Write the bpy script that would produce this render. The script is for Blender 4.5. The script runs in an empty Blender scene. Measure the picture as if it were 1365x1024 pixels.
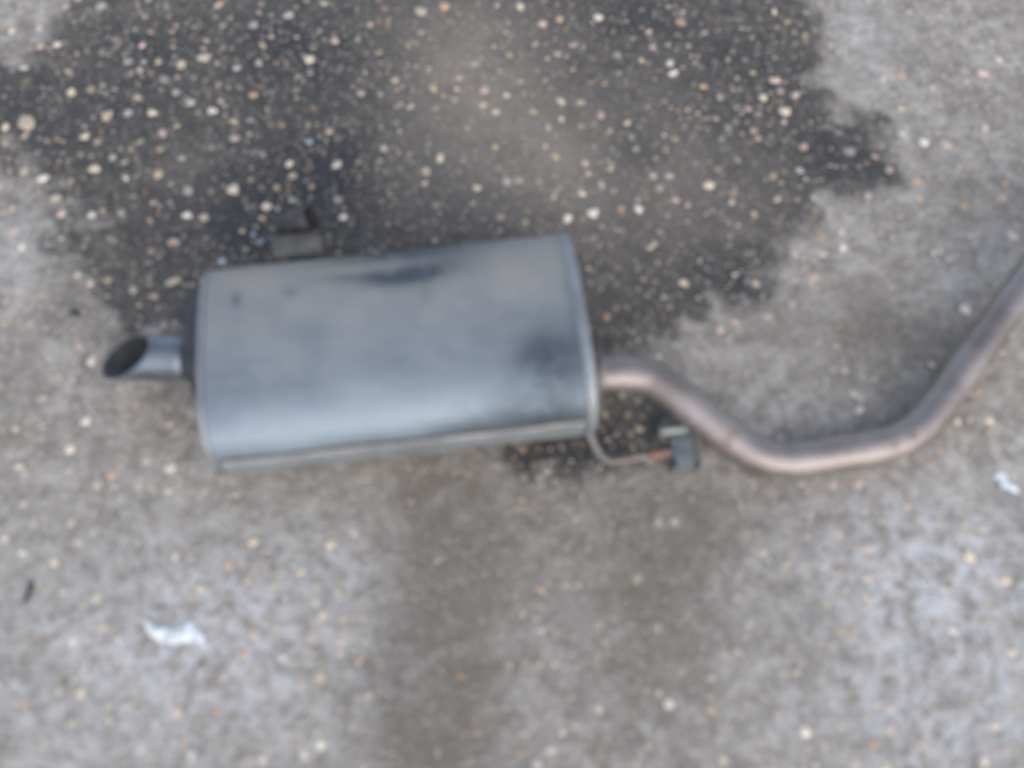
import bpy, bmesh, math, random
import numpy as np
from mathutils import Vector, noise as mnoise

random.seed(11)
rng = np.random.default_rng(11)
R = math.radians
scene = bpy.context.scene
C = scene.collection

# ------------------------------------------------------------------ camera
TILT = R(27.0); DIST = 1.29; HFOV = R(56.0)
cam_d = bpy.data.cameras.new('camera'); cam = bpy.data.objects.new('camera', cam_d); C.objects.link(cam)
cam.location = (0, -DIST*math.sin(TILT), DIST*math.cos(TILT)); cam.rotation_euler = (TILT, 0, 0)
cam_d.sensor_width = 36; cam_d.angle = HFOV; cam_d.clip_start = 0.02; cam_d.clip_end = 200
cam_d.dof.use_dof = True                    # the photograph is focused far beyond its subject
cam_d.dof.focus_distance = 30.0
cam_d.dof.aperture_fstop = 2.9
cam_d.dof.aperture_blades = 0
scene.camera = cam

# ------------------------------------------------------------------ sky, sun, exposure
SUN_EL = R(33); SUN_DIR = Vector((0.48, -1.0, 0)).normalized()
world = bpy.data.worlds.new('World'); scene.world = world; world.use_nodes = True
wn = world.node_tree.nodes; wl = world.node_tree.links
sky = wn.new('ShaderNodeTexSky'); sky.sky_type = 'NISHITA'; sky.sun_disc = False
sky.sun_elevation = SUN_EL; sky.sun_rotation = math.atan2(SUN_DIR.x, SUN_DIR.y)
sky.air_density = 1.0; sky.dust_density = 1.5; sky.ozone_density = 1.0
hsv = wn.new('ShaderNodeHueSaturation'); hsv.inputs['Saturation'].default_value = 0.68
wl.new(sky.outputs[0], hsv.inputs['Color'])
wl.new(hsv.outputs[0], wn['Background'].inputs[0]); wn['Background'].inputs[1].default_value = 0.15
sun_d = bpy.data.lights.new('sun', 'SUN'); sun_d.energy = 0.65; sun_d.angle = R(95); sun_d.color = (1.0, 0.985, 0.965)
sun = bpy.data.objects.new('sun', sun_d); C.objects.link(sun); sun.location = (0, -2, 3)
sv = Vector((SUN_DIR.x*math.cos(SUN_EL), SUN_DIR.y*math.cos(SUN_EL), math.sin(SUN_EL)))
sun.rotation_euler = (-sv).to_track_quat('-Z', 'Y').to_euler()
scene.view_settings.view_transform = 'Standard'; scene.view_settings.look = 'None'
scene.view_settings.gamma = 1.0; scene.view_settings.use_curve_mapping = False
scene.view_settings.exposure = 1.25

# ------------------------------------------------------------------ helpers
FPX = 682.5/math.tan(HFOV/2); ct, st = math.cos(TILT), math.sin(TILT)
def P(x, y, z=0.0):
    """photo pixel -> world point on the plane at height z"""
    cx, cy = (x-682.5)/FPX, -(y-512)/FPX
    d = Vector((cx, cy*ct+st, cy*st-ct))
    k = (z-cam.location.z)/d.z
    return cam.location + d*k
def to_px(X, Y):
    """floor point -> photo pixel, only used to know what is in view"""
    dx, dy, dz = X-cam.location.x, Y-cam.location.y, -cam.location.z
    yc = dy*ct+dz*st; zc = -(-dy*st+dz*ct)
    return 682.5+FPX*dx/zc, 512-FPX*yc/zc

def mesh_obj(name, verts, faces, mat, parent=None, smooth=True, base=None):
    me = bpy.data.meshes.new(name)
    if base is not None: verts = [Vector(v)-base for v in verts]
    me.from_pydata([tuple(v) for v in verts], [], faces); me.update()
    bm = bmesh.new(); bm.from_mesh(me); bmesh.ops.recalc_face_normals(bm, faces=bm.faces); bm.to_mesh(me); bm.free()
    if smooth: me.polygons.foreach_set('use_smooth', [True]*len(me.polygons))
    for m in (mat if isinstance(mat, (list, tuple)) else [mat]): me.materials.append(m)
    o = bpy.data.objects.new(name, me); C.objects.link(o)
    if parent: o.parent = parent
    return o

def loft(rings, close_start=False, close_end=False):
    v, f = [], []; n = len(rings[0])
    for r in rings: v += [Vector(p) for p in r]
    for i in range(len(rings)-1):
        for j in range(n):
            a, b = i*n+j, i*n+(j+1) % n
            f.append((a, b, b+n, a+n))
    if close_start: f.append(tuple(range(n))[::-1])
    if close_end: f.append(tuple(range((len(rings)-1)*n, len(rings)*n)))
    return v, f

def catmull(pts, n=8):
    pts = [Vector(p) for p in pts]; out = []
    ext = [pts[0]*2-pts[1]]+pts+[pts[-1]*2-pts[-2]]
    for i in range(1, len(ext)-2):
        p0, p1, p2, p3 = ext[i-1:i+3]
        for k in range(n):
            t = k/n
            out.append(0.5*((2*p1)+(p2-p0)*t+(2*p0-5*p1+4*p2-p3)*t*t+(3*p1-p0-3*p2+p3)*t**3))
    out.append(pts[-1]); return out

def frame(d, up=Vector((0, 0, 1))):
    d = d.normalized(); s = d.cross(up).normalized(); return s, s.cross(d)

def tube_rings(path, r, seg=20):
    rings = []
    for i, p in enumerate(path):
        d = path[min(i+1, len(path)-1)]-path[max(i-1, 0)]
        s, u = frame(d); rr = r[i] if isinstance(r, (list, tuple)) else r
        rings.append([p+s*math.cos(2*math.pi*k/seg)*rr+u*math.sin(2*math.pi*k/seg)*rr for k in range(seg)])
    return rings

def tag(o, label, cat, group=None, kind=None):
    if label: o['label'] = label
    if cat: o['category'] = cat
    if group: o['group'] = group
    if kind: o['kind'] = kind

# ------------------------------------------------------------------ materials
class NT:
    def __init__(s, name):
        s.m = bpy.data.materials.new(name); s.m.use_nodes = True
        s.n = s.m.node_tree.nodes; s.l = s.m.node_tree.links; s.b = s.n['Principled BSDF']
        s.tc = s.n.new('ShaderNodeTexCoord').outputs['Object']
    def put(s, sock, v):
        if hasattr(v, 'is_output'): s.l.new(v, sock)
        else: sock.default_value = v
    def noise(s, scale, detail=4, rough=0.55, dist=0.0, vec=None):
        n = s.n.new('ShaderNodeTexNoise'); s.l.new(vec or s.tc, n.inputs['Vector'])
        n.inputs['Scale'].default_value = scale; n.inputs['Detail'].default_value = detail
        n.inputs['Roughness'].default_value = rough; n.inputs['Distortion'].default_value = dist
        return n.outputs['Fac']
    def vor(s, scale, out='Distance'):
        n = s.n.new('ShaderNodeTexVoronoi'); s.l.new(s.tc, n.inputs['Vector']); n.inputs['Scale'].default_value = scale
        return n.outputs[out]
    def math(s, op, a, b=0.0, clamp=False):
        n = s.n.new('ShaderNodeMath'); n.operation = op; n.use_clamp = clamp
        s.put(n.inputs[0], a); s.put(n.inputs[1], b); return n.outputs[0]
    def ramp(s, v, lo, hi, a=0.0, b=1.0):
        n = s.n.new('ShaderNodeMapRange'); n.interpolation_type = 'SMOOTHSTEP'
        s.put(n.inputs['Value'], v)
        for k, x in (('From Min', lo), ('From Max', hi), ('To Min', a), ('To Max', b)): n.inputs[k].default_value = x
        return n.outputs[0]
    def mix(s, f, a, b, mode='MIX'):
        n = s.n.new('ShaderNodeMix'); n.data_type = 'RGBA'; n.blend_type = mode
        s.put(n.inputs[0], f)
        for sock, v in ((n.inputs[6], a), (n.inputs[7], b)):
            s.put(sock, v if hasattr(v, 'is_output') else (*v, 1.0))
        return n.outputs[2]
    def attr(s, name, out='Fac'):
        n = s.n.new('ShaderNodeAttribute'); n.attribute_name = name; return n.outputs[out]
    def bump(s, h, strength=0.3, dist=0.001):
        n = s.n.new('ShaderNodeBump'); n.inputs['Strength'].default_value = strength; n.inputs['Distance'].default_value = dist
        s.l.new(h, n.inputs['Height']); s.l.new(n.outputs[0], s.b.inputs['Normal'])
    def set(s, **k):
        for key, v in k.items():
            sock = s.b.inputs[key.replace('_', ' ')]
            s.put(sock, (*v, 1.0) if isinstance(v, tuple) and len(v) == 3 else v)
        return s.m

def mat_concrete():
    t = NT('worn_concrete')
    wet_shade = t.math('ADD', t.attr('stain_shade'), t.math('MULTIPLY', t.math('SUBTRACT', t.noise(16, 6, 0.62), 0.5), 0.14))  # mask also holds the contact shade painted under the silencer
    wet_shade = t.ramp(wet_shade, -0.018, 0.020)
    big = t.noise(5, 5, 0.6); mid = t.noise(34, 6, 0.65); fine = t.noise(210, 3, 0.6)
    dry = t.mix(t.ramp(big, 0.3, 0.72), (0.270, 0.242, 0.206), (0.435, 0.398, 0.348))
    dry = t.mix(t.ramp(mid, 0.36, 0.66), (0.195, 0.170, 0.142), dry)
    brown = t.math('MULTIPLY', t.attr('brown'), t.ramp(t.noise(22, 5, 0.65), 0.25, 0.65, 0.55, 1.0))
    pale = t.math('MULTIPLY', t.attr('pale'), t.ramp(t.noise(45, 5, 0.7), 0.38, 0.60))
    dry = t.mix(t.math('MULTIPLY', pale, 0.8), dry, (0.56, 0.56, 0.56))  # includes reflective sheen painted in as paler concrete
    damp = t.mix(t.ramp(mid, 0.32, 0.7), (0.038, 0.033, 0.028), (0.084, 0.071, 0.058))
    damp = t.mix(t.math('MULTIPLY', t.attr('faded'), t.ramp(t.noise(14, 5, 0.6), 0.2, 0.6, 0.45, 1.0)), damp, (0.205, 0.172, 0.136))
    damp = t.mix(t.math('MULTIPLY', t.attr('oily_shade'), t.ramp(t.noise(18, 5, 0.65), 0.2, 0.5, 0.55, 1.0)), damp, (0.012, 0.013, 0.015))  # oil marks plus the painted contact shadow
    damp = t.mix(t.ramp(t.noise(9, 6, 0.68, 0.5), 0.46, 0.74, 0.0, 0.5), damp, (0.150, 0.126, 0.100))
    damp = t.mix(t.ramp(t.noise(60, 4, 0.7), 0.50, 0.68, 0.0, 0.38), damp, (0.165, 0.140, 0.115))
    dry = t.mix(t.ramp(t.noise(75, 4, 0.7), 0.52, 0.68, 0.0, 0.5), dry, (0.50, 0.47, 0.44))
    dry = t.mix(t.ramp(t.noise(95, 4, 0.7, 0.3), 0.55, 0.70, 0.0, 0.6), dry, (0.13, 0.12, 0.11))
    damp = t.mix(t.math('MULTIPLY', t.attr('oily_shade'), t.ramp(t.noise(12, 4, 0.6), 0.3, 0.6, 0.3, 0.75)), damp, (0.012, 0.013, 0.015))
    mott = t.noise(11, 6, 0.7, 0.6)
    dry = t.mix(t.ramp(mott, 0.50, 0.74, 0.0, 0.6), dry, (0.150, 0.128, 0.102))
    dry = t.mix(t.ramp(mott, 0.28, 0.44, 0.5, 0.0), dry, (0.50, 0.475, 0.445))
    dry = t.mix(t.math('MULTIPLY', brown, 0.82), dry, (0.120, 0.100, 0.077))
    base = t.mix(wet_shade, dry, damp)
    # sand grains too small to build
    g = t.vor(150); gc = t.vor(150, 'Color')
    keep = t.math('GREATER_THAN', t.noise(150, 0), 0.46)
    gm = t.math('MULTIPLY', t.ramp(g, 0.22, 0.34, 1, 0), keep)
    sep = t.n.new('ShaderNodeSeparateColor'); t.l.new(gc, sep.inputs[0])
    gcol = t.mix(sep.outputs[0], (0.36, 0.28, 0.20), (0.52, 0.48, 0.43))
    gcol = t.mix(t.math('GREATER_THAN', sep.outputs[1], 0.68), gcol, (0.07, 0.066, 0.062))
    base = t.mix(t.math('MULTIPLY', gm, t.ramp(wet_shade, 0, 1, 0.8, 0.42)), base, gcol)
    base = t.mix(t.ramp(fine, 0.3, 0.7, 0.0, 0.30), base, (0.06, 0.06, 0.06))
    t.bump(t.math('ADD', t.math('MULTIPLY', mid, 0.6), t.math('MULTIPLY', fine, 0.4)), 0.55, 0.002)
    return t.set(Base_Color=base, Roughness=t.ramp(wet_shade, 0, 1, 0.86, 0.62), Specular_IOR_Level=0.35)

def mat_pebble(name, source):
    t = NT(name)
    if source == 'object':
        col = t.n.new('ShaderNodeObjectInfo').outputs['Color']
    else:
        col = t.attr('tint', 'Color')
    col = t.mix(t.ramp(t.noise(420, 3), 0.35, 0.7, 0.0, 0.35), col, (0.12, 0.11, 0.10))
    return t.set(Base_Color=col, Roughness=0.7, Specular_IOR_Level=0.35)

def mat_body():
    t = NT('aluminised_muffler_steel')
    mp = t.n.new('ShaderNodeMapping'); mp.inputs['Scale'].default_value = (1.0, 5.0, 5.0)
    t.l.new(t.tc, mp.inputs[0])
    streak = t.noise(9, 5, 0.6, 0.4, mp.outputs[0]); blotch = t.noise(13, 6, 0.6); fine = t.noise(160, 4, 0.6)
    c = t.mix(t.ramp(blotch, 0.3, 0.72), (0.148, 0.182, 0.216), (0.200, 0.240, 0.280))
    c = t.mix(t.ramp(streak, 0.45, 0.75, 0, 0.30), c, (0.26, 0.295, 0.33))
    dust = t.math('MULTIPLY', t.attr('dust'), t.ramp(blotch, 0.3, 0.65, 0.7, 1.0))
    c = t.mix(dust, c, (0.245, 0.221, 0.185))
    soot_shade = t.math('MULTIPLY', t.attr('soot_shade'), t.ramp(t.noise(26, 6, 0.65, 0.6), 0.28, 0.58, 0.55, 1.0))
    c = t.mix(soot_shade, c, (0.040, 0.050, 0.064))  # smudges, plus a dark reflection painted in at the lower right
    c = t.mix(t.ramp(fine, 0.5, 0.8, 0, 0.25), c, (0.12, 0.12, 0.125))
    rough = t.math('ADD', t.ramp(blotch, 0.3, 0.7, 0.52, 0.62), t.math('MULTIPLY', dust, 0.14))
    t.bump(fine, 0.08, 0.0006)
    return t.set(Base_Color=c, Metallic=t.math('SUBTRACT', 0.72, t.math('MULTIPLY', dust, 0.62)), Roughness=rough)

def mat_metal(name, a, b, scale=30, rough=0.35, metal=0.8, rust=None, rust_lo=0.55):
    t = NT(name); n = t.noise(scale, 6, 0.6); f = t.noise(240, 3)
    c = t.mix(t.ramp(n, 0.3, 0.7), a, b); mt = metal
    if rust:
        r = t.ramp(t.noise(scale*1.7, 6, 0.7), rust_lo, rust_lo+0.13)
        c = t.mix(r, c, rust); mt = t.math('MULTIPLY', t.math('SUBTRACT', 1.0, r), metal)
    c = t.mix(t.ramp(f, 0.5, 0.8, 0, 0.3), c, (0.07, 0.06, 0.055))
    t.bump(f, 0.12, 0.0005)
    return t.set(Base_Color=c, Metallic=mt, Roughness=t.ramp(n, 0.3, 0.7, rough, rough+0.14))

def mat_plain(name, a, b, scale=60, rough=0.8):
    t = NT(name); n = t.noise(scale, 5, 0.6)
    return t.set(Base_Color=t.mix(t.ramp(n, 0.3, 0.7), a, b), Roughness=rough)

M_floor = mat_concrete()
M_peb, M_peb_stuff = mat_pebble('pebble_stone', 'object'), mat_pebble('pebble_stone_small', 'attr')
M_body = mat_body()
M_rim = mat_metal('crimped_rim_steel', (0.19, 0.20, 0.21), (0.25, 0.26, 0.27), rough=0.5, metal=0.6)
M_cap = mat_metal('black_end_plate', (0.018, 0.019, 0.021), (0.04, 0.04, 0.042), rough=0.55, metal=0.2)
M_cap_r = mat_metal('grey_end_plate', (0.11, 0.11, 0.11), (0.18, 0.18, 0.18), rough=0.5, metal=0.5)
M_tip = mat_metal('tail_tip_steel', (0.12, 0.135, 0.155), (0.19, 0.21, 0.24), rough=0.38, metal=0.85)
M_soot = mat_plain('exhaust_soot', (0.010, 0.010, 0.010), (0.028, 0.027, 0.025), 80, 0.85)
M_pipe = mat_metal('heat_tinted_pipe_steel', (0.165, 0.138, 0.126), (0.248, 0.220, 0.212), 16, 0.40, 0.68, rust=(0.125, 0.088, 0.070), rust_lo=0.54)
M_rod = mat_metal('hanger_rod_steel', (0.12, 0.115, 0.112), (0.19, 0.18, 0.175), 60, 0.55, 0.5, rust=(0.13, 0.075, 0.055), rust_lo=0.5)
M_rust = mat_plain('orange_rust', (0.15, 0.066, 0.05), (0.20, 0.105, 0.08), 150, 0.85)
M_brk = mat_metal('hanger_bracket_zinc', (0.13, 0.142, 0.142), (0.21, 0.222, 0.225), 60, 0.45, 0.5)
M_brk_d = mat_metal('far_bracket_steel', (0.10, 0.088, 0.072), (0.17, 0.15, 0.125), 50, 0.55, 0.35)
M_tubed = mat_metal('far_hanger_tube_steel', (0.035, 0.035, 0.036), (0.075, 0.073, 0.072), 60, 0.55, 0.3)
M_paper = mat_plain('white_paper', (0.38, 0.39, 0.40), (0.72, 0.73, 0.74), 110, 0.75)
M_twig = mat_plain('dark_wood_sliver', (0.03, 0.028, 0.026), (0.06, 0.055, 0.05), 120, 0.8)
M_bit = mat_plain('black_stone_bit', (0.02, 0.02, 0.021), (0.04, 0.04, 0.04), 120, 0.8)

# ------------------------------------------------------------------ stains, painted sheen and contact shade on the floor (world positions)
def poly_world(px): return np.array([[P(x, y).x, P(x, y).y] for x, y in px])
def sdf_poly(X, Y, poly):
    d = np.full(X.shape, 1e9); inside = np.zeros(X.shape, bool); n = len(poly)
    for i in range(n):
        ax, ay = poly[i]; bx, by = poly[(i+1) % n]
        ex, ey = bx-ax, by-ay
        t = np.clip(((X-ax)*ex+(Y-ay)*ey)/(ex*ex+ey*ey+1e-12), 0, 1)
        d = np.minimum(d, np.hypot(X-ax-t*ex, Y-ay-t*ey))
        cross = (ay > Y) != (by > Y)
        inside ^= cross & (X < ex*(Y-ay)/(ey if abs(ey) > 1e-12 else 1e-12)+ax)
    return np.where(inside, d, -d)
SPILL = poly_world([(150, -260), (1040, -260), (1078, 0), (1098, 45), (1090, 110), (1115, 150), (1168, 158), (1188, 200),
    (1192, 240), (1155, 262), (1095, 272), (1078, 310), (1045, 345), (1005, 412), (960, 408), (900, 440), (850, 470),
    (800, 490), (800, 600), (700, 620), (640, 600), (560, 520), (300, 470), (250, 455), (150, 452), (118, 405), (100, 335), (45, 250),
    (-10, 215), (-120, 200), (-120, 120), (0, 78), (38, 48), (95, 8)])
UNDER = poly_world([(630, 575), (790, 560), (810, 500), (880, 540), (905, 575), (880, 600), (815, 625), (740, 640), (660, 622)])  # spill under the silencer, with its contact shadow painted into the floor colour
def blob(X, Y, px, py, rx, ry, ang=0.0):
    c = P(px, py); k = DIST/FPX
    dx, dy = X-c.x, Y-c.y; a = R(ang)
    u, v = dx*math.cos(a)+dy*math.sin(a), -dx*math.sin(a)+dy*math.cos(a)
    return np.exp(-((u/(rx*k))**2+(v/(ry*k/ct))**2))
def stain_shade(X, Y):
    feather = 0.42+0.43*np.clip((X+0.45)/0.30, 0, 1)        # the spill has dried back unevenly along its left side
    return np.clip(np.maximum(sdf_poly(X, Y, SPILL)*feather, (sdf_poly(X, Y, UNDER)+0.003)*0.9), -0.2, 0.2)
def brown(X, Y):
    b = (1.0*blob(X, Y, 590, 760, 75, 190)+0.8*blob(X, Y, 570, 960, 85, 90)+0.6*blob(X, Y, 900, 720, 90, 110, -20)
         + 0.5*blob(X, Y, 720, 690, 160, 75)+0.95*blob(X, Y, 1185, 440, 65, 55)+0.7*blob(X, Y, 1285, 270, 40, 60)
         + 0.45*blob(X, Y, 1050, 440, 130, 60)+0.55*blob(X, Y, 880, 880, 80, 140)+0.2*blob(X, Y, 740, 850, 120, 120)+0.4*blob(X, Y, 840, 570, 70, 60)
         + 0.5*blob(X, Y, 10, 560, 25, 90)+0.35*blob(X, Y, 1010, 690, 120, 60)+0.35*blob(X, Y, 440, 670, 150, 40)+0.3*blob(X, Y, 1250, 90, 50, 120)+0.55*blob(X, Y, 105, 380, 60, 70)+0.4*blob(X, Y, 40, 270, 40, 40)+0.45*blob(X, Y, 220, 540, 50, 40)+0.4*blob(X, Y, 1010, 90, 60, 200))
    return np.clip(b, 0, 1)
def pale(X, Y):
    return np.clip(1.0*blob(X, Y, 1240, 760, 160, 90)+0.8*blob(X, Y, 240, 860, 260, 130)+0.5*blob(X, Y, 420, 720, 90, 60)+0.5*blob(X, Y, 1150, 50, 60, 90)
                   + 0.8*blob(X, Y, 1260, 950, 150, 80)+0.5*blob(X, Y, 30, 330, 60, 70)+0.4*blob(X, Y, 1320, 350, 60, 60), 0, 1)  # lower-left and lower-right patches paint a reflective sheen on the concrete
def faded(X, Y):
    return np.clip(1.0*blob(X, Y, 625, 90, 110, 140)+0.75*blob(X, Y, 740, 210, 150, 110)+0.35*blob(X, Y, 900, 230, 180, 150)
                   + 0.3*blob(X, Y, 520, 230, 70, 70), 0, 1)

def oily_shade(X, Y):
    return np.clip(0.55*blob(X, Y, 90, 150, 130, 70)+0.7*blob(X, Y, 390, 70, 90, 90)+0.95*blob(X, Y, 430, 240, 95, 90)+0.5*blob(X, Y, 210, 60, 60, 60)
                   + 0.6*blob(X, Y, 300, 300, 90, 70)+0.45*blob(X, Y, 1000, 120, 90, 110)+0.65*blob(X, Y, 1130, 210, 70, 50)+0.5*blob(X, Y, 960, 370, 90, 45)
                   + 0.5*blob(X, Y, 860, 30, 70, 40)+0.7*blob(X, Y, 720, 605, 110, 35)+0.2*blob(X, Y, 830, 545, 60, 40)+0.4*blob(X, Y, 840, 200, 50, 80), 0, 1)  # blob at the silencer's near lower edge is its painted contact shadow

# ------------------------------------------------------------------ floor sheet
fine_x = np.arange(-0.95, 0.9501, 0.006); fine_y = np.arange(-0.80, 1.0001, 0.006)
def graded(f, far):
    g = [f[-1]]; s = 0.012
    while g[-1] < far: g.append(g[-1]+s); s *= 1.45
    h = [f[0]]; s = 0.012
    while h[-1] > -far: h.append(h[-1]-s); s *= 1.45
    return np.concatenate([np.array(h[1:])[::-1], f, np.array(g[1:])])
gx, gy = graded(fine_x, 6.0), graded(fine_y, 6.0)
GX, GY = np.meshgrid(gx, gy)
nx_, ny_ = len(gx), len(gy)
ii = (np.arange(ny_-1)[:, None]*nx_+np.arange(nx_-1)[None, :]).ravel()
fm = bpy.data.meshes.new('concrete_floor')
co = np.stack([GX.ravel(), GY.ravel(), np.zeros(GX.size)], 1)
fm.vertices.add(len(co)); fm.vertices.foreach_set('co', co.ravel())
quads = np.stack([ii, ii+1, ii+1+nx_, ii+nx_], 1)
fm.loops.add(quads.size); fm.loops.foreach_set('vertex_index', quads.ravel())
fm.polygons.add(len(quads)); fm.polygons.foreach_set('loop_start', np.arange(len(quads))*4)
fm.update(calc_edges=True)
for nm, fn in (('stain_shade', stain_shade), ('brown', brown), ('pale', pale), ('faded', faded), ('oily_shade', oily_shade)):
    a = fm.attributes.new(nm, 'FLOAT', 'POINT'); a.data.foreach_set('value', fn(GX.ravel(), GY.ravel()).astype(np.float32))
fm.materials.append(M_floor)
floor = bpy.data.objects.new('concrete_floor', fm); C.objects.link(floor)
tag(floor, 'grey weathered concrete with exposed pebbles and a dark damp spill', None, kind='structure')

# ------------------------------------------------------------------ pebbles set in the concrete
TINT = {'w': (0.64, 0.59, 0.53), 'c': (0.58, 0.50, 0.40), 't': (0.42, 0.34, 0.25), 'o': (0.45, 0.31, 0.21), 'p': (0.50, 0.39, 0.35),
        'g': (0.37, 0.345, 0.32), 'b': (0.33, 0.38, 0.41), 'y': (0.40, 0.35, 0.22), 'n': (0.23, 0.17, 0.13), 'Y': (0.55, 0.34, 0.10)}
TINT = {k: (v[0]*1.05, v[1]*0.98, v[2]*0.88) if k != 'b' else v for k, v in TINT.items()}
SEEN = []       # (photo x, photo y, radius in photo px, tint)
def seen(ox, oy, k, items):
    for it in items.split():
        a = it.split(','); col = a[2] if len(a) > 2 else random.choice('cctpgwg'); r = float(a[3]) if len(a) > 3 else random.uniform(5.5, 8.0)
        SEEN.append((ox+float(a[0])/k, oy+float(a[1])/k, r, col))
seen(0, 0, 2.56, '88,418,c,14 133,95,w 195,152,w 140,158,p 80,232,w 245,315,c 310,305,t 222,22,p 747,15,t,9 865,85 985,50 895,155,t,9 '
     '697,195,c,9.5 618,220,c,9.5 740,215,t 808,232,g 885,215 467,333,p,8 725,378,w,9 800,472,p,8.5 865,325,o,8 520,385,c 437,385,g 365,395,t,10 '
     '290,465,c,8 85,463,t 20,432,c 198,475,t 555,455,p 545,510,t 425,555,g 320,578,c,8 148,608,w,8 85,583,c 188,675,c,10 95,645,g 430,608,w '
     '640,650,g,9 795,648,w,9 720,655,n 910,705,c,8 1000,600,c,9 945,640,t 638,735,w,8 695,742,c,7 313,733,w,7 210,730,p 45,788,p,8 590,828,t,8 '
     '515,855,t 75,845,w 265,938,c 308,968,p 592,960,c,11 455,990,g 510,970,t 865,800,b 888,825,b 757,892,b 650,350,g 560,270,g 660,265,g 745,290,t 600,315,g '
     '435,210,g 490,212,g 540,210,t 445,250,g 515,250,n 515,110,o 485,155,p 40,105,c 345,20,g 620,540,g 540,595,t 605,430,t 795,415,t 855,410,g 895,745,o')
seen(900, 0, 2.275, '305,243,p,9 267,296,c,8 333,338,c,9 365,290,g,8 222,332,p 135,296,c 85,262,o 18,68,o,9 340,65,t 300,35,c 395,105,t 390,445,p,10 '
     '530,457,g,8 378,518,g 295,535,t 102,562,c,8.5 310,605,c,9 420,600,g 240,650,t 25,858,c,9 245,860,c,8 75,790,g 650,515,p 605,475,p 735,550,o '
     '740,600,o 1000,553,o 990,600,p 510,752,w,9 440,718,o 505,705,p 360,770,p 420,840,o 445,772,p 880,938,w,9 1025,715,w,9 940,388,w,9 685,330,c '
     '820,438,p,9 755,432,w 780,100,p 800,318,p 685,228,o 630,240,c 550,88,p 930,222,p 980,180,w 875,625,o,9 900,500,t 935,530,t 780,265 280,960,t 135,1000,p '
     '60,190,t 160,180,t 40,140,p 125,360,g 250,420,t')
seen(0, 650, 2.73, '258,130,c 285,198,c 80,237,w 18,185,w 195,272,c 350,398,c 265,560,w 432,552,w 372,508,c 1200,205,c,9 1288,165,w 920,198,c 1095,308,c '
     '998,352,c 1038,402,w 1172,465,c,7.5 1150,415,w 925,535,p 1005,512,w 1030,618,w 1130,545,p 1340,755,c 790,808,o 398,845,c 390,745,t 293,745,c 455,730,p '
     '1165,935,w 1105,970,w,8 695,970,w 80,785,p 670,920,o 745,15,c 1305,632,o 1240,560,p 85,60,p 500,200,g')
seen(500, 650, 1.578, '595,72,w 628,70,w 550,190,c,8.5 130,152,c 245,105,c 348,215,o 230,180,o 295,222,o 485,325,c 380,370,p 735,350,p 180,395,Y,7 '
     '618,455,w,8 597,430,c 905,515,w,8 945,545,p 1055,455,w 1192,388,o 1215,300,w 1250,145,c 1325,195,c 1010,580,c 1050,540,o 370,552,w,8 305,560,o '
     '215,515,o 35,560,o 975,97,p 1035,130,p 1118,38,p 1030,50,p 770,40,c 815,135,c 980,300,t 1085,465,p 1340,345,c 1280,575,w 350,250,p 310,265,t 75,28,p 1300,500,w,9')
seen(380, 0, 3.4125, '20,70,c,8 225,183,p,7.5 110,270,c,8 617,52,c,9 725,30,o,8 1070,28,c,9 1170,110,p 1250,85,o 1235,245,p 1310,205,p 790,355,p 780,405,p 865,290,g '
     '905,410,p 900,480,c 960,510,c 685,490,g 670,400,t 720,435,t 570,487,p 1250,460,c,8 1345,465,t 1125,508,t 1195,580,p,8 1345,572,p 830,583,t 703,718,c,9 '
     '790,780,t,7 875,857,c,8.5 970,760,y 1225,712,y 955,670,y 1005,825,g 430,735,t 450,675,g 235,750,w,8 38,800,c,8 20,745,c 120,850,o 240,910,g 265,990,w,8 '
     '110,645,b 500,365,t 345,425,g 1350,880,c,9 1285,992,w,8.5 640,780,t 635,835,p 685,935,p 1155,830,g 1220,900,p 430,240,t 470,90,o 1020,250,y 620,150,g 180,15,g 200,600,t')
seen(700, 0, 3.413, '333,78,w,8 690,120,o,8 725,95,o,7 565,145,p 720,205,p,8 660,285,w,9 675,330,w,8.5 580,215,g 780,280,t 810,393,p 885,445,t 925,265,w,7 870,535,g 345,525,p,8 '
     '465,560,p 485,625,g 680,632,t 580,800,c,8.5 838,843,c,8.5 308,970,w,9 515,952,w,9 285,790,p 345,840,g,9 655,800,g,8 685,910,p 640,680,n 1010,500,g 420,250,g,8 530,275,t 90,115,p')
seen(965, 330, 2.925, '940,240,w,8.5 530,632,w,7 220,742,w,7 505,572,w 350,110,o 125,140,c 165,275,p 45,290,p 810,455,w 520,920,p 425,925,p 805,840,o 710,1000,c 740,950,g 910,680,w 1035,675,c 990,560,o')
seen(0, 380, 3.657, '420,663,w,9.5 830,890,w,9 445,372,w,7 385,295,p 75,700,c 95,885,w 340,800,c 90,25,p 25,80,p 655,35,t 750,55,p 725,10,t 430,10,p 925,100,p 800,195,g 540,925,o 660,580,p 370,590,g 210,550,p 830,675,p')
seen(750, 430, 4.096, '230,500,y,7 170,630,y,5 325,395,t,6 870,40,p,7')

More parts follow.
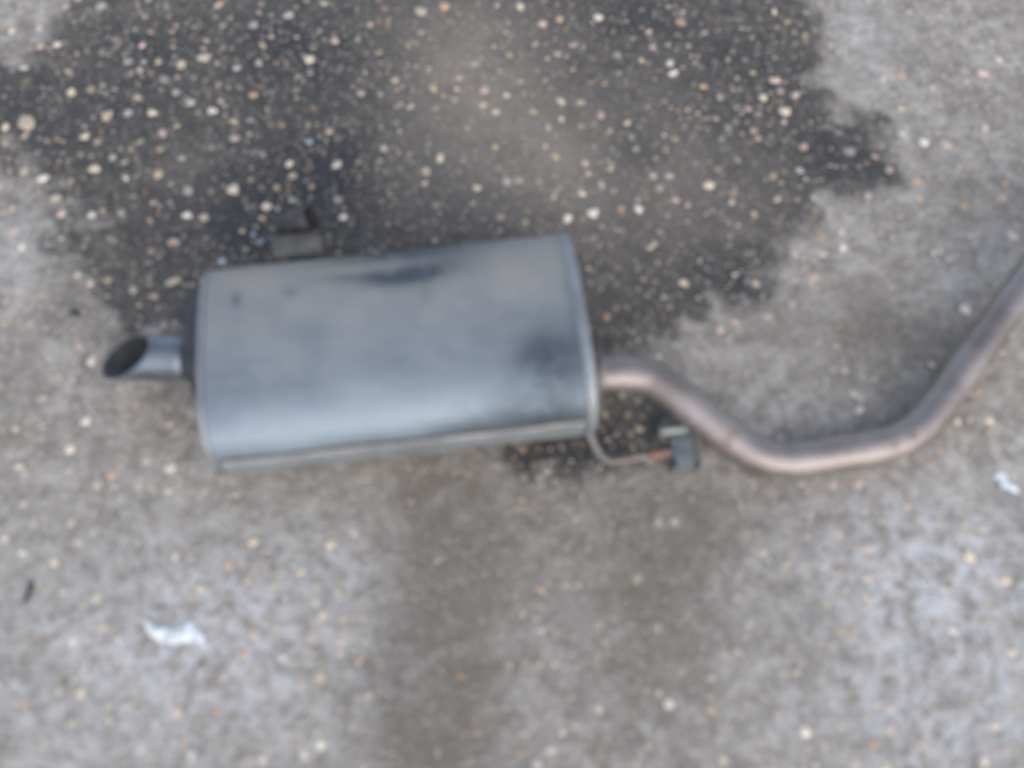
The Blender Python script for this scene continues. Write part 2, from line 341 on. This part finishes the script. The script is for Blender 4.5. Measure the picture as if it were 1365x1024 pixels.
placed = []; cell = {}
def free(x, y, r):
    i, j = int(x//0.03), int(y//0.03)
    for a in (i-1, i, i+1):
        for b in (j-1, j, j+1):
            for (px, py, pr) in cell.get((a, b), ()):
                if (px-x)**2+(py-y)**2 < (0.92*(pr+r))**2: return False
    return True
def put(x, y, r): cell.setdefault((int(x//0.03), int(y//0.03)), []).append((x, y, r))
for (x, y, r, c) in SEEN:
    w = P(x, y); rr = r*random.uniform(0.78, 1.05)*(cam.location-w).length/FPX
    if free(w.x, w.y, rr*0.8):
        put(w.x, w.y, rr); placed.append((w.x, w.y, rr, TINT[c], True))
rnd_keys = 'ggggttppccnnwo'
N_TRY = 30000
for _ in range(N_TRY):
    x, y = random.uniform(-1.25, 1.25), random.uniform(-1.0, 1.3)
    r = min(0.0080, 0.0023*math.exp(random.gauss(0.35, 0.42)))
    if free(x, y, r):
        put(x, y, r); placed.append((x, y, r, TINT[random.choice(rnd_keys)], False))
PX = np.array([p[0] for p in placed]); PY = np.array([p[1] for p in placed])
S_ = stain_shade(PX, PY)
pal = pale(PX, PY); brn = brown(PX, PY)

def pebble_shape(n=9):
    """irregular flat-topped stone: (verts, faces), radius about 1, mostly buried"""
    rr = [random.uniform(0.62, 1.15) for _ in range(n)]; sx = random.uniform(0.55, 1.0)
    v, f = [], []
    for s, z in ((1.0, -0.10), (0.92, 0.06), (0.62, 0.15)):
        for k in range(n):
            a = 2*math.pi*k/n
            v.append((math.cos(a)*rr[k]*s, math.sin(a)*rr[k]*s*sx, z+random.uniform(-.015, .015)))
    v.append((0, 0, 0.175))
    for i in range(2):
        for k in range(n):
            a, b = i*n+k, i*n+(k+1) % n
            f.append((a, b, b+n, a+n))
    for k in range(n): f.append((2*n+k, 2*n+(k+1) % n, 3*n))
    return v, f
shapes = [pebble_shape(random.choice((8, 9, 10))) for _ in range(14)]
shape_me = []
for v, f in shapes:
    me = bpy.data.meshes.new('pebble'); me.from_pydata(v, [], f); me.update()
    me.polygons.foreach_set('use_smooth', [True]*len(me.polygons)); me.materials.append(M_peb); shape_me.append(me)

order = []
for i, (x, y, r, c, s) in enumerate(placed):
    u, v = to_px(x, y); inview = -5 < u < 1370 and -5 < v < 1029
    order.append((not inview, not s, -r, i))
order.sort()
single = set(o[3] for o in order[:300])
BV, BF, BC = [], [], []; base_i = 0
for i, (x, y, r, c, s) in enumerate(placed):
    dry = 0.0 if S_[i] > 0 else 1.0
    k = (0.12 if s else 0.24)*dry + (0.12 if not s else 0.0)           # cement film left on the stones of the dry slab
    film = np.array((0.38, 0.345, 0.30)) if dry else np.array((0.085, 0.083, 0.08))
    if not dry and not s: k = 0.22
    if dry:
        k = min(0.85, k+0.5*float(brn[i])); film = film*(1-brn[i])+np.array((0.15, 0.128, 0.10))*brn[i]
    col = np.array(c)*(random.uniform(0.62, 1.1) if s else random.uniform(0.38, 1.0))*(1.15 if dry else 1.05)*(1.0-k)+film*k
    a = random.uniform(0, 6.283); hz = random.uniform(0.6, 1.0)
    q = random.randrange(len(shapes))
    if i in single:
        o = bpy.data.objects.new('pebble', shape_me[q]); C.objects.link(o); o.parent = floor
        o.location = (x, y, 0.0002); o.rotation_euler = (0, 0, a); o.scale = (r, r, r*hz)
        o.color = (*[float(t) for t in col], 1.0)
    else:
        v, f = shapes[q]; ca, sa = math.cos(a)*r, math.sin(a)*r
        for (vx, vy, vz) in v:
            BV.append((x+vx*ca-vy*sa, y+vx*sa+vy*ca, 0.0002+vz*r*hz)); BC.append((*col, 1.0))
        for t in f: BF.append(tuple(n+base_i for n in t))
        base_i += len(v)
me = bpy.data.meshes.new('small_pebbles'); me.from_pydata(BV, [], BF); me.update()
me.polygons.foreach_set('use_smooth', [True]*len(me.polygons))
ca_ = me.attributes.new('tint', 'FLOAT_COLOR', 'POINT'); ca_.data.foreach_set('color', np.array(BC, dtype=np.float32).ravel())
me.materials.append(M_peb_stuff)
sp = bpy.data.objects.new('small_pebbles', me); C.objects.link(sp); sp.parent = floor; sp['kind'] = 'stuff'

# ------------------------------------------------------------------ exhaust
HA, HB, ZC, EXPN = 0.133, 0.077, 0.0805, 2.65
A = P(288, 494, ZC); B = P(769, 442, ZC)
ax = (B-A).normalized(); LEN = (B-A).length; ay = Vector((-ax.y, ax.x, 0)); az = Vector((0, 0, 1))
mid = (A+B)/2; BASE = Vector((mid.x, mid.y, 0))
exhaust = bpy.data.objects.new('car_exhaust', None); C.objects.link(exhaust); exhaust.location = BASE
tag(exhaust, 'used grey steel car exhaust silencer with bent rusty pipe lying on concrete', 'exhaust')
NV = 128
def prof(th, out=0.0, sc=(1.0, 1.0)):
    c, s = math.cos(th), math.sin(th)
    y = HA*sc[0]*math.copysign(abs(c)**(2/EXPN), c); z = HB*sc[1]*math.copysign(abs(s)**(2/EXPN), s)
    nrm = Vector((math.copysign(abs(c)**(2-2/EXPN), c)/HA, math.copysign(abs(s)**(2-2/EXPN), s)/HB)).normalized()
    return y+nrm.x*out, z+nrm.y*out
THS = []
_p = [prof(2*math.pi*i/2048) for i in range(2048)]           # even spacing round the oval
_d = [0.0]
for i in range(2048):
    a, b = _p[i], _p[(i+1) % 2048]; _d.append(_d[-1]+math.hypot(a[0]-b[0], a[1]-b[1]))
for k in range(NV):
    t = _d[-1]*k/NV; i = int(np.searchsorted(_d, t, side='right'))-1
    THS.append(2*math.pi*(i+(t-_d[i])/(_d[i+1]-_d[i]))/2048)
def ring(x, out=0.0, sc=(1.0, 1.0), off=(0, 0), ths=THS):
    r = []
    for th in ths:
        y, z = prof(th, out, sc); r.append(A+ax*x+ay*(y+off[0])+az*(z+off[1]))
    return r

NU = 110; rings = []
for i in range(NU+1):
    s = i/NU; rg = ring(0.006+(LEN-0.012)*s)
    c = A+ax*(LEN*s)
    for j, p in enumerate(rg):
        d = (p-c).normalized(); q = Vector((s*2.6, d.y*1.2+3, d.z*1.6))
        rg[j] = p+d*(0.0011*mnoise.noise(q*1.6)+0.0004*mnoise.noise(q*6))*min(1, 8*s, 8*(1-s))
    rings.append(rg)
v, f = loft(rings)
body = mesh_obj('silencer_body', v, f, M_body, exhaust, base=BASE)
body['label'] = 'dull grey oval body with black smudges'
soot_shade, dust = [], []
def g2(s, w, s0, w0, rs, rw): return math.exp(-((s-s0)/rs)**2-((w-w0)/rw)**2)
for i in range(NU+1):
    s = i/NU
    for th in THS:
        y, z = prof(th); w = y/HA; top = z > -0.02
        k = 0.0
        if top:
            k = (1.2*g2(s, w, .55, .82, .22, .15)+1.3*g2(s, w, .55, .46, .12, .10)+0.6*g2(s, w, .42, .54, .12, .06)+0.5*g2(s, w, .66, .58, .10, .12)
                 + 0.75*g2(s, w, .085, .40, .013, .09)+0.55*g2(s, w, .23, .42, .02, .05)+0.75*g2(s, w, .93, -.62, .15, .42)
                 + 0.6*g2(s, w, .80, -.97, .20, .16)+0.35*g2(s, w, .985, .1, .012, .5)+0.3*g2(s, w, .88, -.45, .08, .2)  # lower-right terms also paint a dark reflection into the colour
                 + 0.3*g2(s, w, .60, .25, .02, .12))
        soot_shade.append(min(1, k)); dust.append(max(0, min(1, 0.58+0.60*w+0.08*g2(s, w, .9, .3, .2, .5))) if z > 0 else 0.3)
for nm, vals in (('soot_shade', soot_shade), ('dust', dust)):
    a = body.data.attributes.new(nm, 'FLOAT', 'POINT'); a.data.foreach_set('value', vals)

# lengthwise lap of the wrapped sheet, low on the near side
ths = [R(180-6+i*2.8) for i in range(14)]
lap = []
outs = [-0.0004, 0.0026]+[0.0028]*10+[0.0024, 0.0002]
NL = 40; lv, lf = [], []
for i in range(NL+1):
    x = 0.012+(LEN-0.024)*i/NL
    for th, o_ in zip(ths, outs):
        y, z = prof(th, o_); lv.append(A+ax*x+ay*y+az*z)
n_ = len(ths)
for i in range(NL):
    for j in range(n_-1): lf.append((i*n_+j, i*n_+j+1, (i+1)*n_+j+1, (i+1)*n_+j))
mesh_obj('lap_seam', lv, lf, M_rim, body, base=BASE)
gv, gf = [], []
for i in range(NL+1):
    x = 0.012+(LEN-0.024)*i/NL
    for k_, th in enumerate((R(180-10.5), R(180-10), R(180-6.8), R(180-6.3))):
        y, z = prof(th, 0.0004 if k_ in (0, 3) else 0.0011); gv.append(A+ax*x+ay*y+az*z)
for i in range(NL):
    for j in range(3): gf.append((i*4+j, i*4+j+1, (i+1)*4+j+1, (i+1)*4+j))
mesh_obj('seam_groove_shade', gv, gf, M_tubed, body, base=BASE)  # added dark strip: shade of the seam groove put into geometry and colour

# crimped rims
def rim(x0, dirn, k=1.0):
    prof_r = [(0.0105, 0.0003), (0.009, 0.0018), (0.006, 0.0028), (0.001, 0.0030), (-0.0025, 0.0024), (-0.004, 0.0004), (-0.003, -0.003), (0.004, -0.005)]
    v, f = loft([ring(x0+dirn*d*k, o*k if o > 0 else o) for d, o in prof_r])
    return mesh_obj('crimped_rim', v, f, M_rim, exhaust, base=BASE)
rim(0.0, 1, 0.45); rim(LEN, -1, 0.95)
# end plates
tp0, tp1 = P(258, 478, 0.080), P(166, 476, 0.080)
rel = tp0-A; toff = rel.dot(ay)
def plate(name, x0, dirn, steps, mat):
    rr = [ring(x0+dirn*d, o, sc, off) for d, o, sc, off in steps]
    v, f = loft(rr, close_end=True); return mesh_obj(name, v, f, mat, exhaust, base=BASE)
zz = 0.014
plate('end_plate', 0.0, 1, [(0.004, -0.0045, (1, 1), (0, 0)), (0.007, -0.010, (1, 1), (0, 0)), (0.007, 0, (.66, .78), (toff*.5+.008, zz)), (0.0, 0, (.62, .74), (toff*.6+.008, zz)),
     (-0.014, 0, (.56, .74), (toff*.7+.014, zz)), (-0.019, 0, (.53, .70), (toff*.7+.014, zz)), (-0.021, 0, (.45, .5), (toff*.8, zz)), (-0.021, 0, (.1, .1), (toff, 0.0))], M_cap)
plate('end_plate', LEN, -1, [(0.004, -0.0045, (1, 1), (0, 0)), (0.007, -0.010, (1, 1), (0, 0)), (0.007, 0, (.7, .7), (0, 0)), (-0.002, 0, (.64, .62), (0, 0)), (-0.004, 0, (.2, .2), (0, 0))], M_cap_r)

# slash-cut tail tip
d = (tp1-tp0).normalized(); s_, u_ = frame(d); TR, TI = 0.0290, 0.0270; SEG = 40
Ltip = (tp1-tp0).length
def tip_ring(r, x, k=0.0, bell=0.0):
    return [tp0+d*(x-k*math.sin(2*math.pi*j/SEG)*r)+s_*math.cos(2*math.pi*j/SEG)*(r+bell)+u_*math.sin(2*math.pi*j/SEG)*(r+bell) for j in range(SEG)]
K = 1.42
rg = [tip_ring(TR*.93, -0.02), tip_ring(TR*.93, 0.008), tip_ring(TR, 0.012), tip_ring(TR, 0.016), tip_ring(TR, Ltip*.55, K*.55), tip_ring(TR, Ltip*.9, K*.9), tip_ring(TR, Ltip-0.001, K), tip_ring((TR+TI)/2+.0002, Ltip, K), tip_ring(TI, Ltip-0.001, K), tip_ring(TI, Ltip*.5, K*.5), tip_ring(TI, -0.015)]
v, f = loft(rg, close_start=True, close_end=True)
tip = mesh_obj('tail_tip', v, f, [M_tip, M_soot], exhaust, base=BASE)
for p in tip.data.polygons:
    if p.index >= SEG*8 : p.material_index = 1
tip['label'] = 'short shiny slash-cut tail tip'

wq = [tp0+d*(-0.004+i*0.003) for i in range(5)]
v, f = loft(tube_rings(wq, [TR*.93, TR*.93+.003, TR*.93+.0042, TR*.93+.003, TR*.93], 24)); mesh_obj('weld_bead', v, f, M_cap, tip, base=BASE)

# inlet pipe with its bends
PR = 0.0236
ctrl = [(772, 500, .070), (800, 500, .070), (835, 499, .069), (866, 504, .066), (896, 524, .060), (930, 551, .050), (965, 578, .040), (998, 600, .031), (1030, 611, .0255),
        (1066, 612, .0242), (1110, 606, .0240), (1155, 599, .0242), (1195, 588, .0250), (1226, 568, .0270), (1250, 541, .0300), (1282, 496, .0345), (1320, 442, .040),
        (1365, 380, .047), (1420, 304, .056), (1475, 228, .064)]
path = catmull([P(*c) for c in ctrl], 6)
inner = path[::-1]
rg = tube_rings(path, PR, 28)
e = rg[-1]; cdir = path[-1]; e2 = [cdir+(p-cdir)*0.92 for p in e]
back = path[-8]; e3 = [back+(p-back)*0.92 for p in rg[-8]]
v, f = loft(rg+[e2, e3], close_start=True, close_end=True)
pipe = mesh_obj('inlet_pipe', v, f, M_pipe, exhaust, base=BASE); pipe['label'] = 'long brownish grey pipe with three bends'
wp = [P(793+i*3, 500, .070) for i in range(5)]
v, f = loft(tube_rings(wp, [PR, PR+.0025, PR+.003, PR+.002, PR], 24)); mesh_obj('weld_bead', v, f, M_rod, pipe, base=BASE)

# near hanger rod and its bracket
hp = catmull([P(772, 566, .052), P(784, 578, .045), P(792, 593, .036), P(801, 608, .028), P(815, 615, .024), P(838, 612, .023), P(862, 608, .022), P(900, 602, .022)], 6)
v, f = loft(tube_rings(hp, 0.0048, 14), True, True)
rod = mesh_obj('hanger_rod', v, f, M_rod, exhaust, base=BASE)
rp = [P(864, 607.6, .022), P(872, 606.4, .022), P(882, 604.8, .022), P(890, 603.6, .022)]
v, f = loft(tube_rings(rp, 0.0056, 14), True, True); mesh_obj('rust_patch', v, f, M_rust, rod, base=BASE)
def box_mesh(name, c, ex, ey, ez, hx, hy, hz, mat, parent, bev=0.0015):
    bm = bmesh.new(); bmesh.ops.create_cube(bm, size=2)
    for q in bm.verts: q.co = Vector((q.co.x*hx, q.co.y*hy, q.co.z*hz))
    bmesh.ops.bevel(bm, geom=bm.edges[:], offset=bev, segments=2, affect='EDGES')
    vv = [c+ex*q.co.x+ey*q.co.y+ez*q.co.z for q in bm.verts]; bm.verts.index_update()
    ff = [tuple(q.index for q in fc.verts) for fc in bm.faces]; bm.free()
    return mesh_obj(name, vv, ff, mat, parent, smooth=False, base=BASE)
bc = P(911, 600, .026); bx = Vector((0.985, 0.17, 0)); by = Vector((-0.17, 0.985, 0))
brk = box_mesh('bracket_plate', bc, bx, by, az, 0.0135, 0.021, 0.002, M_brk, rod)
box_mesh('bracket_flange', P(926, 603, .016), bx, by, az, 0.002, 0.022, 0.012, M_brk, rod)
box_mesh('bracket_flange', P(910, 626, .013), bx, by, az, 0.014, 0.002, 0.012, M_brk, rod)
sp0, sp1 = P(878, 575, .030), P(916, 570, .030)
stp = [sp0+(sp1-sp0)*t for t in (0, .06, .5, .94, 1)]
v, f = loft(tube_rings(stp, [.0062, .0075, .0075, .0075, .0062], 18), True, True); mesh_obj('bracket_stud', v, f, M_brk, rod, base=BASE)

# far hanger bracket with its open tube
hc = P(398, 322, .060)
fb = box_mesh('hanger_bracket', P(397, 331, .062), ax, ay, az, 0.034, 0.016, 0.003, M_brk_d, exhaust, 0.002)
box_mesh('bracket_lip', P(396, 322, .052), ax, ay, az, 0.032, 0.003, 0.014, M_brk_d, fb, 0.002)
t0, t1 = P(376, 305, .030), P(416, 290, .056)
dd = (t1-t0).normalized(); fr, fi = 0.0200, 0.0168
s2, u2 = frame(dd)
def rr2(x, r): return [t0+dd*x+s2*math.cos(2*math.pi*j/28)*r+u2*math.sin(2*math.pi*j/28)*r for j in range(28)]
L2 = (t1-t0).length
v, f = loft([rr2(0, fr*.8), rr2(0.002, fr), rr2(L2-.001, fr), rr2(L2, (fr+fi)/2), rr2(L2-.001, fi), rr2(0.006, fi)], True, True)
ft = mesh_obj('hanger_tube', v, f, [M_tubed, M_soot], fb, base=BASE)
for p in ft.data.polygons:
    if p.index >= 28*4: p.material_index = 1

# ------------------------------------------------------------------ litter on the floor
def scrap(name, outline, label, zfun, cat='paper'):
    """thin torn flake: outline in photo pixels, given its own curl and thickness"""
    bm = bmesh.new(); vs = [bm.verts.new(P(x, y, 0.0)) for x, y in outline]
    bm.faces.new(vs); bmesh.ops.triangulate(bm, faces=bm.faces[:])
    for _ in range(3): bmesh.ops.subdivide_edges(bm, edges=bm.edges[:], cuts=1, use_grid_fill=True)
    c = sum((q.co for q in bm.verts), Vector())/len(bm.verts)
    for q in bm.verts: q.co.z = 0.0016+zfun(q.co-c)
    ex = bmesh.ops.solidify(bm, geom=bm.faces[:], thickness=0.0006)
    zmin = min(q.co.z for q in bm.verts); base = Vector((c.x, c.y, 0))
    vv = [q.co-Vector((0, 0, zmin-0.0004)) for q in bm.verts]; bm.verts.index_update()
    ff = [tuple(q.index for q in fc.verts) for fc in bm.faces]; bm.free()
    o = mesh_obj(name, vv, ff, M_paper, base=base); o.location = base
    tag(o, label, cat); return o
crumple = lambda v: 0.003*abs(mnoise.noise(v*60))+0.003*abs(mnoise.noise(v*25+Vector((3, 1, 0))))
scrap('paper_scrap', [(191, 824), (199, 828), (206, 836), (222, 838), (238, 839), (249, 832), (256, 828), (263, 836), (271, 848), (277, 861), (274, 864), (264, 857), (254, 855), (244, 857), (232, 860), (214, 856), (198, 847)],
      'larger wavy torn white paper scrap on the pale dry concrete', crumple)
scrap('paper_scrap', [(1322, 636), (1329, 628), (1337, 630), (1342, 637), (1345, 646), (1354, 650), (1359, 658), (1350, 657), (1341, 651), (1334, 652), (1331, 644)],
      'smaller white paper fleck on concrete beside the bent pipe', crumple)
def stick(name, a, b, r, mat, label, cat):
    a, b = Vector(a), Vector(b); pts = catmull([a, (a*2+b)/3+Vector((.0012, .0005, 0)), (a+b*2)/3, b], 4)
    n = len(pts); rad = [r*(0.35+0.65*math.sin(math.pi*(0.12+0.76*i/(n-1)))) for i in range(n)]
    v, f = loft(tube_rings(pts, rad, 8), True, True); base = Vector((a.x, a.y, 0))
    o = mesh_obj(name, v, f, mat, base=base); o.location = base; tag(o, label, cat); return o
stick('wood_sliver', P(43, 776, .0032), P(34, 803, .0032), 0.0035, M_twig, 'thin dark wood sliver lying on the pale concrete', 'twig')
def stone_bit(px, py, r, label):
    c = P(px, py, 0); bm = bmesh.new(); bmesh.ops.create_icosphere(bm, subdivisions=2, radius=1)
    for q in bm.verts:
        k = 1+0.35*mnoise.noise(q.co*1.7+Vector((px, py, 0))); q.co = Vector((q.co.x*r*k*1.25, q.co.y*r*k*.9, q.co.z*r*k*.6))
    zm = min(q.co.z for q in bm.verts); vv = [q.co-Vector((0, 0, zm)) for q in bm.verts]; bm.verts.index_update()
    ff = [tuple(q.index for q in fc.verts) for fc in bm.faces]; bm.free()
    o = mesh_obj('dark_stone', vv, ff, M_bit); o.location = (c.x, c.y, 0.0004); tag(o, label, 'stone_bit')
stone_bit(101, 419, 0.006, 'small dark stone on concrete near the tail tip')  # loose dark stone on the slab

scene.render.resolution_x, scene.render.resolution_y = 1024, 768
